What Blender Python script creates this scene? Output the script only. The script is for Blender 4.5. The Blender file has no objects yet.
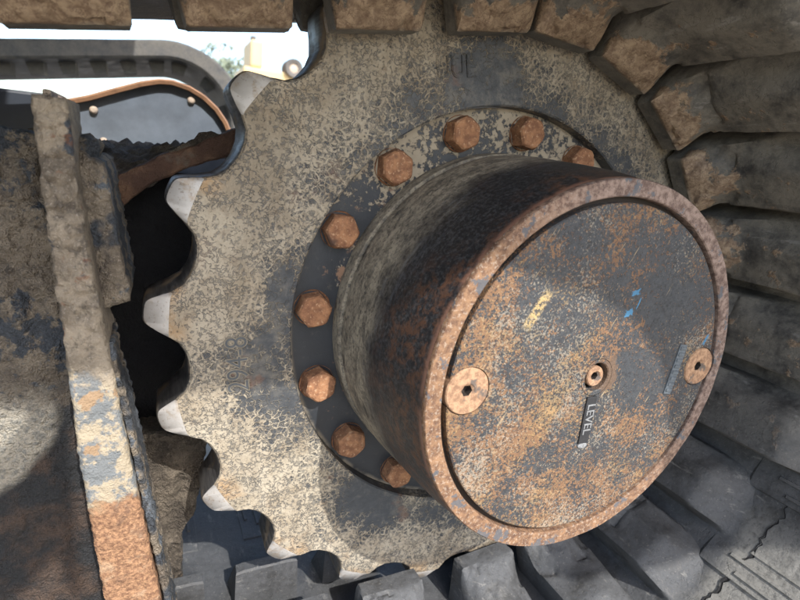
import bpy, bmesh, math, random
from mathutils import Vector, Matrix, noise as mnoise

random.seed(7)
sc = bpy.context.scene
COL = sc.collection
R = math.radians
PI = math.pi

# ------------------------------------------------------------------ camera
cam_d = bpy.data.cameras.new('camera')
cam_d.sensor_width = 36.0
cam_d.lens = 515.4 / 800 * 36.0
cam_d.clip_start = 0.005
cam_d.clip_end = 3000
cam = bpy.data.objects.new('camera', cam_d)
COL.objects.link(cam)
_r = Vector((0.9025074, -0.42005769, 0.09503647)).normalized()
_f = Vector((0.42992196, 0.86568356, -0.25643536)).normalized()
_u = _r.cross(_f).normalized()
_r = _f.cross(_u).normalized()
CAMP = Vector((-0.24240353, -0.33274375, 0.11460105))
m = Matrix((( _r.x, _u.x, -_f.x, CAMP.x), (_r.y, _u.y, -_f.y, CAMP.y), (_r.z, _u.z, -_f.z, CAMP.z), (0, 0, 0, 1)))
cam.matrix_world = m
cam_d.dof.use_dof = True
cam_d.dof.focus_distance = 0.34
cam_d.dof.aperture_fstop = 11.0
sc.camera = cam

# ------------------------------------------------------------------ light
SUN = Vector((0.15, -1.0, 0.97)).normalized()      # towards the sun
KX, KY = SUN.x / SUN.z, SUN.y / SUN.z
world = bpy.data.worlds.new('World')
sc.world = world
world.use_nodes = True
wn = world.node_tree
bg = wn.nodes['Background']
sky = wn.nodes.new('ShaderNodeTexSky')
sky.sky_type = 'NISHITA'
sky.sun_disc = False
sky.sun_elevation = math.asin(SUN.z)
sky.sun_rotation = math.atan2(SUN.x, SUN.y)
sky.dust_density = 2.0
wn.links.new(sky.outputs['Color'], bg.inputs['Color'])
bg.inputs['Strength'].default_value = 0.15
sun_d = bpy.data.lights.new('sun', 'SUN')
sun_d.energy = 2.0
sun_d.angle = R(0.5)
sun_d.color = (1.0, 0.965, 0.91)
sun = bpy.data.objects.new('sun', sun_d)
sun.rotation_euler = SUN.to_track_quat('Z', 'Y').to_euler()
sun.location = (0, -3, 4)
COL.objects.link(sun)
vs = sc.view_settings
vs.view_transform = 'Standard'
vs.look = 'None'
vs.exposure = 1.55
vs.gamma = 1.0
vs.use_curve_mapping = False
sc.cycles.max_bounces = 5
sc.cycles.diffuse_bounces = 3
sc.cycles.glossy_bounces = 2
sc.cycles.transmission_bounces = 0
sc.cycles.volume_bounces = 0
sc.cycles.caustics_reflective = False
sc.cycles.caustics_refractive = False

# ------------------------------------------------------------------ node helpers
class NT:
    def __init__(s, name):
        s.mat = bpy.data.materials.new(name)
        s.mat.use_nodes = True
        s.t = s.mat.node_tree
        s.b = s.t.nodes['Principled BSDF']
        s._oc = s._geo = None
    def n(s, k): return s.t.nodes.new(k)
    def put(s, sock, v):
        if isinstance(v, bpy.types.NodeSocket): s.t.links.new(v, sock)
        elif isinstance(v, (tuple, list)) and len(v) == 3 and sock.type == 'RGBA': sock.default_value = (*v, 1)
        else: sock.default_value = v
    @property
    def oc(s):
        if s._oc is None: s._oc = s.n('ShaderNodeTexCoord').outputs['Object']
        return s._oc
    @property
    def pos(s):
        if s._geo is None: s._geo = s.n('ShaderNodeNewGeometry')
        return s._geo.outputs['Position']
    @property
    def nrm(s):
        s.pos
        return s._geo.outputs['Normal']
    def sep(s, v):
        k = s.n('ShaderNodeSeparateXYZ'); s.put(k.inputs[0], v); return k.outputs
    def comb(s, x, y, z):
        k = s.n('ShaderNodeCombineXYZ')
        for i, v in enumerate((x, y, z)): s.put(k.inputs[i], v)
        return k.outputs[0]
    def math(s, op, a, b=None, c=None, clamp=False):
        k = s.n('ShaderNodeMath'); k.operation = op; k.use_clamp = clamp
        s.put(k.inputs[0], a)
        if b is not None: s.put(k.inputs[1], b)
        if c is not None: s.put(k.inputs[2], c)
        return k.outputs[0]
    def vmath(s, op, a, b=None):
        k = s.n('ShaderNodeVectorMath'); k.operation = op
        s.put(k.inputs[0], a)
        if b is not None:
            s.put(k.inputs['Scale' if op == 'SCALE' else 1], b)
        return k.outputs['Value' if op in ('LENGTH', 'DISTANCE') else 0]
    def noise(s, v, scale, detail=4, rough=0.55, dist=0.0, color=False):
        k = s.n('ShaderNodeTexNoise'); s.put(k.inputs['Vector'], v)
        if scale > 5: detail = min(detail, max(1.0, math.log2(2400 / scale)))
        k.inputs['Scale'].default_value = scale; k.inputs['Detail'].default_value = detail
        k.inputs['Roughness'].default_value = rough; k.inputs['Distortion'].default_value = dist
        return k.outputs['Color' if color else 'Fac']
    def vor(s, v, scale, feature='F1', out='Distance'):
        k = s.n('ShaderNodeTexVoronoi'); k.feature = feature
        s.put(k.inputs['Vector'], v); k.inputs['Scale'].default_value = scale
        return k.outputs[out]
    def ss(s, v, a, b, lo=0.0, hi=1.0):
        k = s.n('ShaderNodeMapRange'); k.interpolation_type = 'SMOOTHSTEP'
        s.put(k.inputs['Value'], v); s.put(k.inputs['From Min'], a); s.put(k.inputs['From Max'], b)
        s.put(k.inputs['To Min'], lo); s.put(k.inputs['To Max'], hi)
        return k.outputs['Result']
    def mix(s, f, a, b, mode='MIX'):
        k = s.n('ShaderNodeMix'); k.data_type = 'RGBA'; k.blend_type = mode
        s.put(k.inputs[0], f); s.put(k.inputs[6], a); s.put(k.inputs[7], b)
        return k.outputs[2]
    def warp(s, v, scale, amt):
        c = s.noise(v, scale, 2, 0.5, 0, True)
        c = s.vmath('SUBTRACT', c, (0.5, 0.5, 0.5))
        c = s.vmath('SCALE', c, amt)
        return s.vmath('ADD', v, c)
    def bump(s, h, strength, dist, prev=None):
        k = s.n('ShaderNodeBump'); k.inputs['Strength'].default_value = strength
        k.inputs['Distance'].default_value = dist
        s.put(k.inputs['Height'], h)
        if prev is not None: s.put(k.inputs['Normal'], prev)
        return k.outputs[0]
    def done(s, color, rough, normal=None, metal=0.0, spec=None):
        s.put(s.b.inputs['Base Color'], color); s.put(s.b.inputs['Roughness'], rough)
        s.put(s.b.inputs['Metallic'], metal)
        if normal is not None: s.put(s.b.inputs['Normal'], normal)
        if spec is not None: s.b.inputs['Specular IOR Level'].default_value = spec
        return s.mat

NAVY = (0.050, 0.062, 0.080)
BLACKP = (0.022, 0.026, 0.034)
CREAM = (0.385, 0.338, 0.262)
TAN = (0.27, 0.222, 0.158)
RUST = (0.36, 0.165, 0.075)
DRUST = (0.16, 0.075, 0.042)

def mat_sprocket():
    g = NT('mud_caked_sprocket_paint')
    p = g.oc
    x, y, z = g.sep(p)
    r = g.math('SQRT', g.math('ADD', g.math('MULTIPLY', x, x), g.math('MULTIPLY', z, z)))
    pw = g.warp(p, 300, 0.0036)
    pw = g.warp(pw, 90, 0.005)
    d = g.vor(pw, 250, 'DISTANCE_TO_EDGE')
    d2 = g.vor(g.warp(p, 400, 0.002), 440, 'DISTANCE_TO_EDGE')
    cellr = g.sep(g.vor(pw, 250, 'F1', 'Color'))[0]
    big = g.noise(p, 13, 3, 0.6)
    mid = g.noise(p, 55, 4, 0.6)
    # how thick the dried mud lies: heavier to the rim, thinner by the bolt flange and in a few washed patches
    den = g.ss(r, 0.166, 0.216, 0.06, 0.36)
    den = g.math('ADD', den, g.math('MULTIPLY', g.math('SUBTRACT', big, 0.5), 0.55))
    den = g.math('ADD', den, g.math('MULTIPLY', g.math('SUBTRACT', mid, 0.5), 0.55))
    # washed patches beside the cast number, at the top and down by the drum
    def patch(cx, cz, rad, amt):
        dd = g.vmath('DISTANCE', p, (cx, -0.011, cz))
        return g.ss(dd, rad * 0.3, rad, -amt, 0.0)
    for a in ((-0.196, -0.028, 0.045, 0.24), (-0.035, 0.182, 0.05, 0.26), (-0.10, -0.155, 0.06, 0.14), (-0.185, 0.03, 0.05, 0.10)):
        den = g.math('ADD', den, patch(*a))
    for a in ((-0.205, 0.10, 0.08, -0.14), (-0.235, 0.03, 0.06, -0.2), (-0.14, 0.165, 0.06, -0.10), (-0.23, -0.05, 0.04, -0.18), (-0.19, -0.12, 0.05, -0.10), (-0.14, -0.19, 0.05, -0.10)):
        den = g.math('ADD', den, patch(*a))
    den = g.math('ADD', den, g.math('MULTIPLY', g.math('SUBTRACT', cellr, 0.5), 0.16))
    mud = g.ss(g.math('SUBTRACT', den, d), -0.10, 0.05)
    fine = g.ss(g.math('SUBTRACT', g.math('MULTIPLY', den, 0.8), d2), -0.06, 0.06)
    mud = g.math('MAXIMUM', mud, g.math('MULTIPLY', fine, 0.55))
    mud = g.math('MAXIMUM', mud, g.ss(den, 0.50, 0.75, 0.0, 0.9))
    worm = g.math('ABSOLUTE', g.math('SUBTRACT', g.noise(g.warp(p, 170, 0.005), 250, 3, 0.55), 0.5))
    worm = g.math('MULTIPLY', g.ss(worm, 0.040, 0.012), g.ss(g.noise(p, 70, 4, 0.6), 0.40, 0.52))
    specks = g.ss(g.noise(p, 430, 4, 0.65), 0.55, 0.63)
    pits = g.math('MAXIMUM', g.math('MULTIPLY', specks, 0.55), g.math('MULTIPLY', worm, 0.7))
    mud = g.math('MULTIPLY', mud, g.math('SUBTRACT', 1.0, pits))
    tone = g.noise(p, 38, 5, 0.65)
    mudc = g.mix(g.ss(tone, 0.35, 0.68), CREAM, TAN)
    ora = g.math('MULTIPLY', g.ss(r, 0.219, 0.232), g.ss(g.noise(p, 30, 3), 0.42, 0.6))
    mudc = g.mix(g.math('MULTIPLY', ora, 0.7), mudc, (0.42, 0.25, 0.11))
    mudc = g.mix(g.math('MULTIPLY', g.ss(g.noise(p, 700, 2), 0.45, 0.7), 0.35), mudc, (0.46, 0.40, 0.31))
    mudc = g.mix(g.ss(g.noise(g.vmath('ADD', p, (2, 3, 1)), 95, 5, 0.7), 0.52, 0.70, 0, 0.6), mudc, (0.17, 0.125, 0.085))
    film = g.noise(p, 120, 5, 0.72)
    paint = g.mix(film, (0.020, 0.024, 0.030), (0.078, 0.084, 0.092))
    paint = g.mix(g.ss(g.math('ADD', g.math('MULTIPLY', film, 0.6), g.math('MULTIPLY', big, 0.4)), 0.46, 0.68, 0, 0.55), paint, (0.20, 0.18, 0.145))
    rs = g.math('MULTIPLY', g.ss(g.noise(p, 24, 4, 0.7), 0.60, 0.70), 0.5)
    paint = g.mix(rs, paint, DRUST)
    smear = g.noise(g.vmath('MULTIPLY', p, (30, 30, 12)), 1.0, 5, 0.65)
    mudc = g.mix(g.ss(smear, 0.45, 0.68, 0, 0.55), mudc, (0.20, 0.165, 0.12))
    col = g.mix(g.math('MULTIPLY', mud, 0.93), paint, mudc)
    h = g.math('ADD', mud, g.math('MULTIPLY', g.noise(p, 600, 3, 0.6), 0.35))
    h = g.math('ADD', h, g.math('MULTIPLY', mid, 1.2))
    nb = g.bump(h, 0.75, 0.0011)
    return g.done(col, g.mix(mud, (0.55,) * 3, (0.92,) * 3), nb)

def mat_steel_worn():
    g = NT('worn_bright_steel')
    p = g.oc
    n1 = g.noise(p, 120, 4)
    st = g.noise(g.vmath('MULTIPLY', p, (900, 60, 900)), 1.0, 3)
    c = g.mix(n1, (0.36, 0.34, 0.315), (0.56, 0.54, 0.52))
    c = g.mix(g.ss(g.noise(p, 90, 5, 0.7), 0.48, 0.66, 0, 0.7), c, (0.36, 0.28, 0.20))
    c = g.mix(g.ss(g.noise(p, 400, 3, 0.7), 0.58, 0.7, 0, 0.6), c, (0.22, 0.17, 0.13))
    return g.done(c, 0.5, g.bump(st, 0.25, 0.0005), 0.25)

def mat_gullet():
    g = NT('rubbed_dark_steel')
    p = g.oc
    st = g.noise(g.vmath('MULTIPLY', p, (420, 40, 420)), 1.0, 4, 0.6)
    n = g.noise(p, 45, 4, 0.6)
    c = g.mix(g.ss(st, 0.3, 0.7), (0.045, 0.045, 0.047), (0.14, 0.135, 0.13))
    c = g.mix(g.ss(n, 0.48, 0.66), c, (0.24, 0.185, 0.125))
    return g.done(c, g.ss(n, 0.4, 0.7, 0.38, 0.85), g.bump(st, 0.4, 0.0008), 0.35)

def mat_flange():
    g = NT('navy_flange_paint')
    p = g.oc
    x, y, z = g.sep(p)
    pw = g.warp(g.warp(p, 220, 0.005), 60, 0.008)
    d = g.vor(pw, 190, 'DISTANCE_TO_EDGE')
    big = g.noise(p, 22, 4, 0.6)
    den = g.ss(z, 0.0, 0.12, -0.30, 0.12)
    den = g.math('ADD', den, g.math('MULTIPLY', g.math('SUBTRACT', big, 0.5), 1.1))
    d = g.math('ADD', g.math('MULTIPLY', d, 0.35), g.math('MULTIPLY', g.math('SUBTRACT', g.noise(g.warp(p, 90, 0.006), 170, 5, 0.75), 0.44), 1.1))
    mud = g.ss(g.math('SUBTRACT', den, d), -0.07, 0.06)
    # thin dust over the rest
    dust = g.math('MULTIPLY', g.ss(g.noise(p, 130, 5, 0.7), 0.55, 0.8), 0.22)
    rr = g.math('SQRT', g.math('ADD', g.math('MULTIPLY', x, x), g.math('MULTIPLY', z, z)))
    edge = g.math('MULTIPLY', g.ss(rr, 0.1565, 0.1603), g.ss(g.noise(p, 60, 4), 0.35, 0.6))
    paint = g.mix(g.noise(p, 60, 3), (0.012, 0.015, 0.020), (0.030, 0.036, 0.045))
    paint = g.mix(dust, paint, (0.26, 0.22, 0.17))
    rust = g.math('MULTIPLY', g.ss(g.noise(p, 45, 4, 0.7), 0.60, 0.67), 0.75)
    paint = g.mix(rust, paint, (0.27, 0.16, 0.10))
    mud = g.math('MAXIMUM', mud, g.math('MULTIPLY', edge, 0.8))
    mc = g.mix(g.noise(p, 60, 4), CREAM, TAN)
    col = g.mix(mud, paint, mc)
    h = g.math('ADD', mud, g.math('MULTIPLY', g.noise(p, 500, 3), 0.3))
    return g.done(col, g.mix(mud, (0.45,) * 3, (0.9,) * 3), g.bump(h, 0.6, 0.0008))

def mat_bolt():
    g = NT('orange_rust')
    p = g.pos
    n = g.noise(p, 150, 5, 0.65)
    c = g.mix(g.ss(n, 0.35, 0.68), (0.185, 0.085, 0.045), (0.36, 0.18, 0.09))
    c = g.mix(g.ss(g.noise(p, 480, 2), 0.56, 0.7), c, (0.42, 0.255, 0.15))
    c = g.mix(g.ss(g.noise(p, 60, 2), 0.60, 0.72), c, (0.09, 0.05, 0.035))
    h = g.math('ADD', n, g.math('MULTIPLY', g.noise(p, 800, 2), 0.4))
    return g.done(c, 0.88, g.bump(h, 0.7, 0.0012))

def mat_drum():
    g = NT('drum_black_paint_rust_and_mud')
    p = g.oc
    x, y, z = g.sep(p)
    r = g.math('SQRT', g.math('ADD', g.math('MULTIPLY', x, x), g.math('MULTIPLY', z, z)))
    a = g.math('ARCTAN2', z, x)
    # streaks run round the drum
    cyl = g.comb(g.math('MULTIPLY', a, 0.02), g.math('MULTIPLY', y, 1.0), g.math('MULTIPLY', r, 0.3))
    stre = g.noise(cyl, 260, 6, 0.65)
    wob = g.math('MULTIPLY', g.math('SUBTRACT', g.noise(p, 18, 4), 0.5), 0.07)
    yy = g.math('ADD', y, wob)
    grain = g.noise(p, 420, 4, 0.7)
    blot = g.noise(g.vmath('MULTIPLY', p, (80, 130, 80)), 1.0, 5, 0.72)
    west = g.ss(g.math('ADD', x, g.math('MULTIPLY', z, -0.3)), 0.0, -0.10)
    yy2 = g.math('ADD', yy, g.math('MULTIPLY', west, 0.012))
    mud = g.ss(yy2, -0.064, -0.034)
    mud = g.math('MULTIPLY', mud, g.ss(g.math('ADD', g.math('MULTIPLY', stre, 0.4), g.math('MULTIPLY', blot, 0.6)), 0.28, 0.50))
    mud = g.math('MULTIPLY', mud, g.ss(grain, 0.28, 0.55, 0.35, 1.0))
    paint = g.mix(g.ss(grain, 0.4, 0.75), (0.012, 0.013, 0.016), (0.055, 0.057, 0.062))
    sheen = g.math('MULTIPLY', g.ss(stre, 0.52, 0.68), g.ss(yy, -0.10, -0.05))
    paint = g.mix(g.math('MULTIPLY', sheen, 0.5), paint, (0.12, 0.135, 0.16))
    rw = g.math('ADD', yy, g.math('MULTIPLY', g.ss(z, 0.02, 0.10), 0.030))
    rust = g.ss(rw, -0.060, -0.100)
    rust = g.math('MULTIPLY', rust, g.ss(g.noise(g.warp(p, 60, 0.01), 120, 6, 0.74), 0.44, 0.62))
    lip = g.math('MULTIPLY', g.ss(y, -0.116, -0.1205), g.ss(g.noise(p, 70, 4), 0.25, 0.5))
    rc = g.mix(g.noise(p, 190, 5, 0.75), (0.025, 0.016, 0.013), (0.15, 0.072, 0.042))
    rc = g.mix(g.math('MULTIPLY', lip, 0.7), rc, (0.26, 0.14, 0.10))
    c = g.mix(g.math('MAXIMUM', rust, lip), paint, rc)
    mc = g.mix(g.ss(blot, 0.38, 0.66), (0.17, 0.148, 0.115), (0.33, 0.29, 0.22))
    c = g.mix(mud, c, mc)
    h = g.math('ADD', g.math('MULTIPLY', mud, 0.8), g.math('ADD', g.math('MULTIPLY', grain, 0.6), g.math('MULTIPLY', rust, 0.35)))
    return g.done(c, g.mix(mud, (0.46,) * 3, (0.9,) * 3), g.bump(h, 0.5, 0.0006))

def speckle(g, p, amount_rust, amount_cream, ring=False):
    f1 = g.noise(p, 330, 5, 0.75)
    f2 = g.noise(g.vmath('ADD', p, (3, 1, 2)), 420, 5, 0.75)
    b1 = g.noise(p, 20, 4, 0.6)
    b2 = g.noise(g.vmath('ADD', p, (7, 2, 5)), 17, 4, 0.6)
    paint = g.mix(g.noise(p, 140, 4, 0.7), (0.045, 0.053, 0.064), (0.125, 0.135, 0.145))
    rust = g.ss(g.math('ADD', g.math('MULTIPLY', f1, 0.62), g.math('MULTIPLY', b1, 0.55)), 0.60 - amount_rust, 0.66 - amount_rust)
    rc = g.mix(g.noise(p, 90, 4), (0.20, 0.095, 0.055), (0.42, 0.22, 0.105))
    c = g.mix(rust, paint, rc)
    cr = g.ss(g.math('ADD', g.math('MULTIPLY', f2, 0.62), g.math('MULTIPLY', b2, 0.55)), 0.63 - amount_cream, 0.69 - amount_cream)
    c = g.mix(g.math('MULTIPLY', cr, 0.85), c, g.mix(g.noise(p, 60, 3), (0.50, 0.44, 0.34), (0.50, 0.36, 0.19)))
    dk = g.ss(g.noise(g.vmath('ADD', p, (1, 9, 4)), 380, 4, 0.7), 0.60, 0.66)
    c = g.mix(g.math('MULTIPLY', dk, 0.75), c, (0.035, 0.035, 0.038))
    h = g.math('ADD', g.math('MULTIPLY', rust, 0.5), g.math('ADD', f1, g.math('MULTIPLY', cr, 0.5)))
    return c, h, rust

def mat_cover():
    g = NT('speckled_rusty_cover_paint')
    p = g.oc
    x, y, z = g.sep(p)
    # more rust and chalk to the lower left, more paint left to the upper right
    grad = g.ss(g.math('ADD', g.math('MULTIPLY', x, 0.62), g.math('MULTIPLY', z, 0.78)), -0.05, 0.055, 0.035, -0.030)
    f1 = g.noise(p, 480, 5, 0.78)
    f2 = g.noise(g.vmath('ADD', p, (3, 1, 2)), 640, 5, 0.8)
    b1 = g.noise(p, 26, 4, 0.6)
    b2 = g.noise(g.vmath('ADD', p, (7, 2, 5)), 17, 4, 0.6)
    paint = g.mix(g.noise(p, 140, 4, 0.7), (0.018, 0.020, 0.024), (0.062, 0.068, 0.076))
    rad = g.math('SQRT', g.math('ADD', g.math('MULTIPLY', x, x), g.math('MULTIPLY', z, z)))
    grad = g.math('ADD', grad, g.ss(rad, 0.055, 0.10, -0.012, 0.022))
    grad = g.math('ADD', grad, g.math('MULTIPLY', g.math('SUBTRACT', g.noise(g.vmath('ADD', p, (2, 6, 1)), 42, 4, 0.65), 0.5), 0.22))
    v = g.math('ADD', g.math('ADD', g.math('MULTIPLY', f1, 0.66), g.math('MULTIPLY', b1, 0.5)), grad)
    rust = g.ss(v, 0.58, 0.67)
    rc = g.mix(g.noise(p, 90, 4), (0.12, 0.060, 0.034), (0.28, 0.155, 0.073))
    c = g.mix(g.math('MULTIPLY', rust, 0.9), paint, rc)
    v2 = g.math('ADD', g.math('ADD', g.math('MULTIPLY', f2, 0.70), g.math('MULTIPLY', b2, 0.45)), grad)
    cr = g.ss(v2, 0.605, 0.69)
    c = g.mix(g.math('MULTIPLY', cr, 0.5), c, g.mix(g.ss(g.noise(p, 30, 3), 0.42, 0.58), (0.36, 0.32, 0.255), (0.37, 0.25, 0.115)))
    dk = g.ss(g.noise(g.vmath('ADD', p, (1, 9, 4)), 520, 4, 0.75), 0.53, 0.61)
    c = g.mix(g.math('MULTIPLY', dk, 0.75), c, (0.022, 0.022, 0.025))
    # scratch strokes leaning to the right
    dl = g.comb(g.math('ADD', g.math('MULTIPLY', x, 0.87), g.math('MULTIPLY', z, -0.5)), 0.0,
                g.math('MULTIPLY', g.math('ADD', g.math('MULTIPLY', x, 0.5), g.math('MULTIPLY', z, 0.87)), 0.12))
    sc_ = g.ss(g.noise(dl, 420, 3, 0.6), 0.66, 0.71)
    c = g.mix(g.math('MULTIPLY', sc_, 0.6), c, (0.36, 0.27, 0.16))
    # ochre paint dab
    def dab(cx, cz, ang, hl, hw):
        ca, sa = math.cos(ang), math.sin(ang)
        dx = g.math('SUBTRACT', x, cx); dz = g.math('SUBTRACT', z, cz)
        uu = g.math('ABSOLUTE', g.math('ADD', g.math('MULTIPLY', dx, ca), g.math('MULTIPLY', dz, sa)))
        vv = g.math('ABSOLUTE', g.math('SUBTRACT', g.math('MULTIPLY', dz, ca), g.math('MULTIPLY', dx, sa)))
        nz = g.math('MULTIPLY', g.math('SUBTRACT', g.noise(p, 420, 4, 0.75), 0.5), 2.4)
        e = g.math('MAXIMUM', g.math('DIVIDE', uu, hl), g.math('DIVIDE', vv, hw))
        return g.ss(g.math('ADD', e, nz), 1.0, 0.75)
    c = g.mix(g.math('MULTIPLY', dab(-0.055, 0.045, 1.05, 0.014, 0.0040), g.ss(g.noise(p, 420, 4, 0.7), 0.42, 0.56, 0.05, 0.8)), c, (0.50, 0.36, 0.16))
    for a in ((0.0180, 0.0530, 0.2, 0.0036, 0.0018), (0.0155, 0.0405, 0.2, 0.0034, 0.0024), (0.0225, 0.0465, 1.25, 0.004, 0.0006), (0.0955, 0.0185, 1.2, 0.004, 0.0012)):
        c = g.mix(g.math('MULTIPLY', dab(*a), 0.8), c, (0.05, 0.20, 0.36))
    # grease weep round the middle plug
    dd = g.vmath('DISTANCE', p, (0.006, -0.124, 0.0005))
    wp = g.ss(g.math('ADD', dd, g.math('MULTIPLY', g.math('SUBTRACT', g.noise(p, 130, 3), 0.5), 0.02)), 0.0125, 0.0095)
    c = g.mix(g.math('MULTIPLY', wp, 0.8), c, (0.13, 0.08, 0.05))
    h = g.math('ADD', g.math('MULTIPLY', rust, 0.5), g.math('ADD', f1, g.math('MULTIPLY', cr, 0.5)))
    return g.done(c, g.ss(f1, 0.3, 0.7, 0.5, 0.85), g.bump(h, 0.55, 0.0007))

def mat_rim():
    g = NT('rusty_rim')
    p = g.oc
    x, y, z = g.sep(p)
    low = g.ss(g.math('ADD', g.math('MULTIPLY', x, 0.75), g.math('MULTIPLY', z, 0.66)), -0.03, 0.07)
    f = g.noise(p, 260, 5, 0.72)
    b = g.noise(p, 75, 5, 0.7)
    c = g.mix(g.ss(f, 0.3, 0.7), (0.10, 0.052, 0.033), (0.27, 0.155, 0.085))
    c = g.mix(g.math('MULTIPLY', g.ss(g.noise(p, 500, 4, 0.7), 0.54, 0.64), 0.5), c, (0.40, 0.33, 0.26))
    pk = g.mix(g.ss(f, 0.35, 0.65), (0.095, 0.062, 0.052), (0.25, 0.19, 0.165))
    c = g.mix(g.math('MULTIPLY', low, 0.85), c, pk)
    pt = g.ss(g.math('ADD', b, g.math('MULTIPLY', f, 0.25)), 0.70, 0.74)
    c = g.mix(g.math('MULTIPLY', pt, 0.85), c, (0.075, 0.088, 0.105))
    return g.done(c, 0.8, g.bump(f, 0.6, 0.0008))

def mat_plug():
    g = NT('tan_rust_plug')
    p = g.oc
    f = g.noise(p, 300, 5, 0.7)
    c = g.mix(g.ss(f, 0.35, 0.68), (0.22, 0.125, 0.075), (0.42, 0.26, 0.155))
    c = g.mix(g.ss(g.noise(p, 110, 3), 0.62, 0.7), c, (0.12, 0.095, 0.08))
    return g.done(c, 0.8, g.bump(f, 0.5, 0.0006))

def mat_plain(name, col, rough, var=0.25, scale=120, metal=0.0, bumpd=0.0005):
    g = NT(name)
    p = g.oc
    n = g.noise(p, scale, 5, 0.65)
    c = g.mix(n, tuple(v * (1 - var) for v in col), tuple(min(1, v * (1 + var)) for v in col))
    return g.done(c, rough, g.bump(n, 0.5, bumpd), metal)

def mat_rubber(name='dusty_rubber', lug=False, base=(0.038, 0.038, 0.038), dusty=1.0):
    g = NT(name)
    w = g.pos
    n1 = g.noise(w, 40, 6, 0.65)
    n2 = g.noise(w, 240, 5, 0.7)
    x, y, z = g.sep(w)
    c = g.mix(n2, tuple(v * 0.7 for v in base), tuple(v * 1.5 for v in base))
    dust = g.ss(g.math('ADD', g.math('MULTIPLY', n1, 0.75), g.math('MULTIPLY', n2, 0.25)), 0.30, 0.62)
    # grey film low down, browner dust up high where it is never washed
    warm = g.ss(z, -0.16, 0.05)
    dc = g.mix(warm, (0.100, 0.105, 0.114), (0.25, 0.228, 0.188))
    c = g.mix(g.math('MULTIPLY', dust, 0.66 * dusty), c, dc)
    # sun patch on the lower shoulder painted in as pale dusty colour
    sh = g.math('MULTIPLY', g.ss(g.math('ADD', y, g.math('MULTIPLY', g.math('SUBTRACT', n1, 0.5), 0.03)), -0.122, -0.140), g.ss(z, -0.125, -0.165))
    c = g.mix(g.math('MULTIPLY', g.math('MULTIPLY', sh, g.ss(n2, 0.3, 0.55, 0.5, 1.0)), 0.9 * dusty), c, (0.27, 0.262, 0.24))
    scuff = g.ss(g.noise(g.vmath('MULTIPLY', w, (90, 30, 160)), 1.0, 5, 0.7), 0.60, 0.70)
    c = g.mix(g.math('MULTIPLY', scuff, 0.45 * dusty), c, (0.27, 0.26, 0.24))
    n3 = g.noise(w, 110, 5, 0.75)
    c = g.mix(g.ss(n3, 0.50, 0.72, 0, 0.30 * dusty), c, tuple(v * 0.55 for v in base))
    c = g.mix(g.ss(g.noise(w, 620, 2, 0.6), 0.60, 0.74, 0, 0.25 * dusty), c, (0.30, 0.28, 0.245))
    line = g.math('ABSOLUTE', g.math('SUBTRACT', g.noise(g.warp(w, 40, 0.02), 85, 3, 0.6), 0.5))
    line = g.math('MULTIPLY', g.ss(line, 0.012, 0.002), g.ss(n1, 0.45, 0.58))
    c = g.mix(g.math('MULTIPLY', line, 0.25 * dusty), c, tuple(v * 0.4 for v in base))
    h = g.math('ADD', g.math('ADD', n2, g.math('MULTIPLY', n3, 1.2)), g.math('SUBTRACT', g.math('MULTIPLY', n1, 0.9), line))
    if lug:
        lx, ly, lz = g.sep(g.oc)
        nn = g.noise(w, 60, 5, 0.7)
        lv = g.math('ADD', lz, g.math('MULTIPLY', g.math('SUBTRACT', nn, 0.5), 0.050))
        mud = g.ss(lv, 0.030, 0.0335)
        mud = g.math('MULTIPLY', mud, g.ss(z, -0.14, 0.04))
        mud = g.math('MULTIPLY', mud, g.ss(ly, -0.029, -0.033))
        cr = g.noise(g.warp(w, 90, 0.01), 170, 5, 0.72)
        mc = g.mix(g.ss(cr, 0.3, 0.68), (0.16, 0.10, 0.062), (0.38, 0.28, 0.185))
        mc = g.mix(g.ss(g.math('ABSOLUTE', g.math('SUBTRACT', g.noise(w, 150, 3, 0.6), 0.5)), 0.022, 0.004, 0, 0.7), mc, (0.13, 0.075, 0.05))
        c = g.mix(g.math('MULTIPLY', mud, 0.88), c, mc)
        h = g.math('ADD', h, g.math('MULTIPLY', mud, g.math('ADD', 0.8, g.math('MULTIPLY', cr, 2.0))))
    return g.done(c, g.ss(dust, 0.0, 1.0, 0.50, 0.8), g.bump(h, 0.42, 0.0010))

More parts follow.
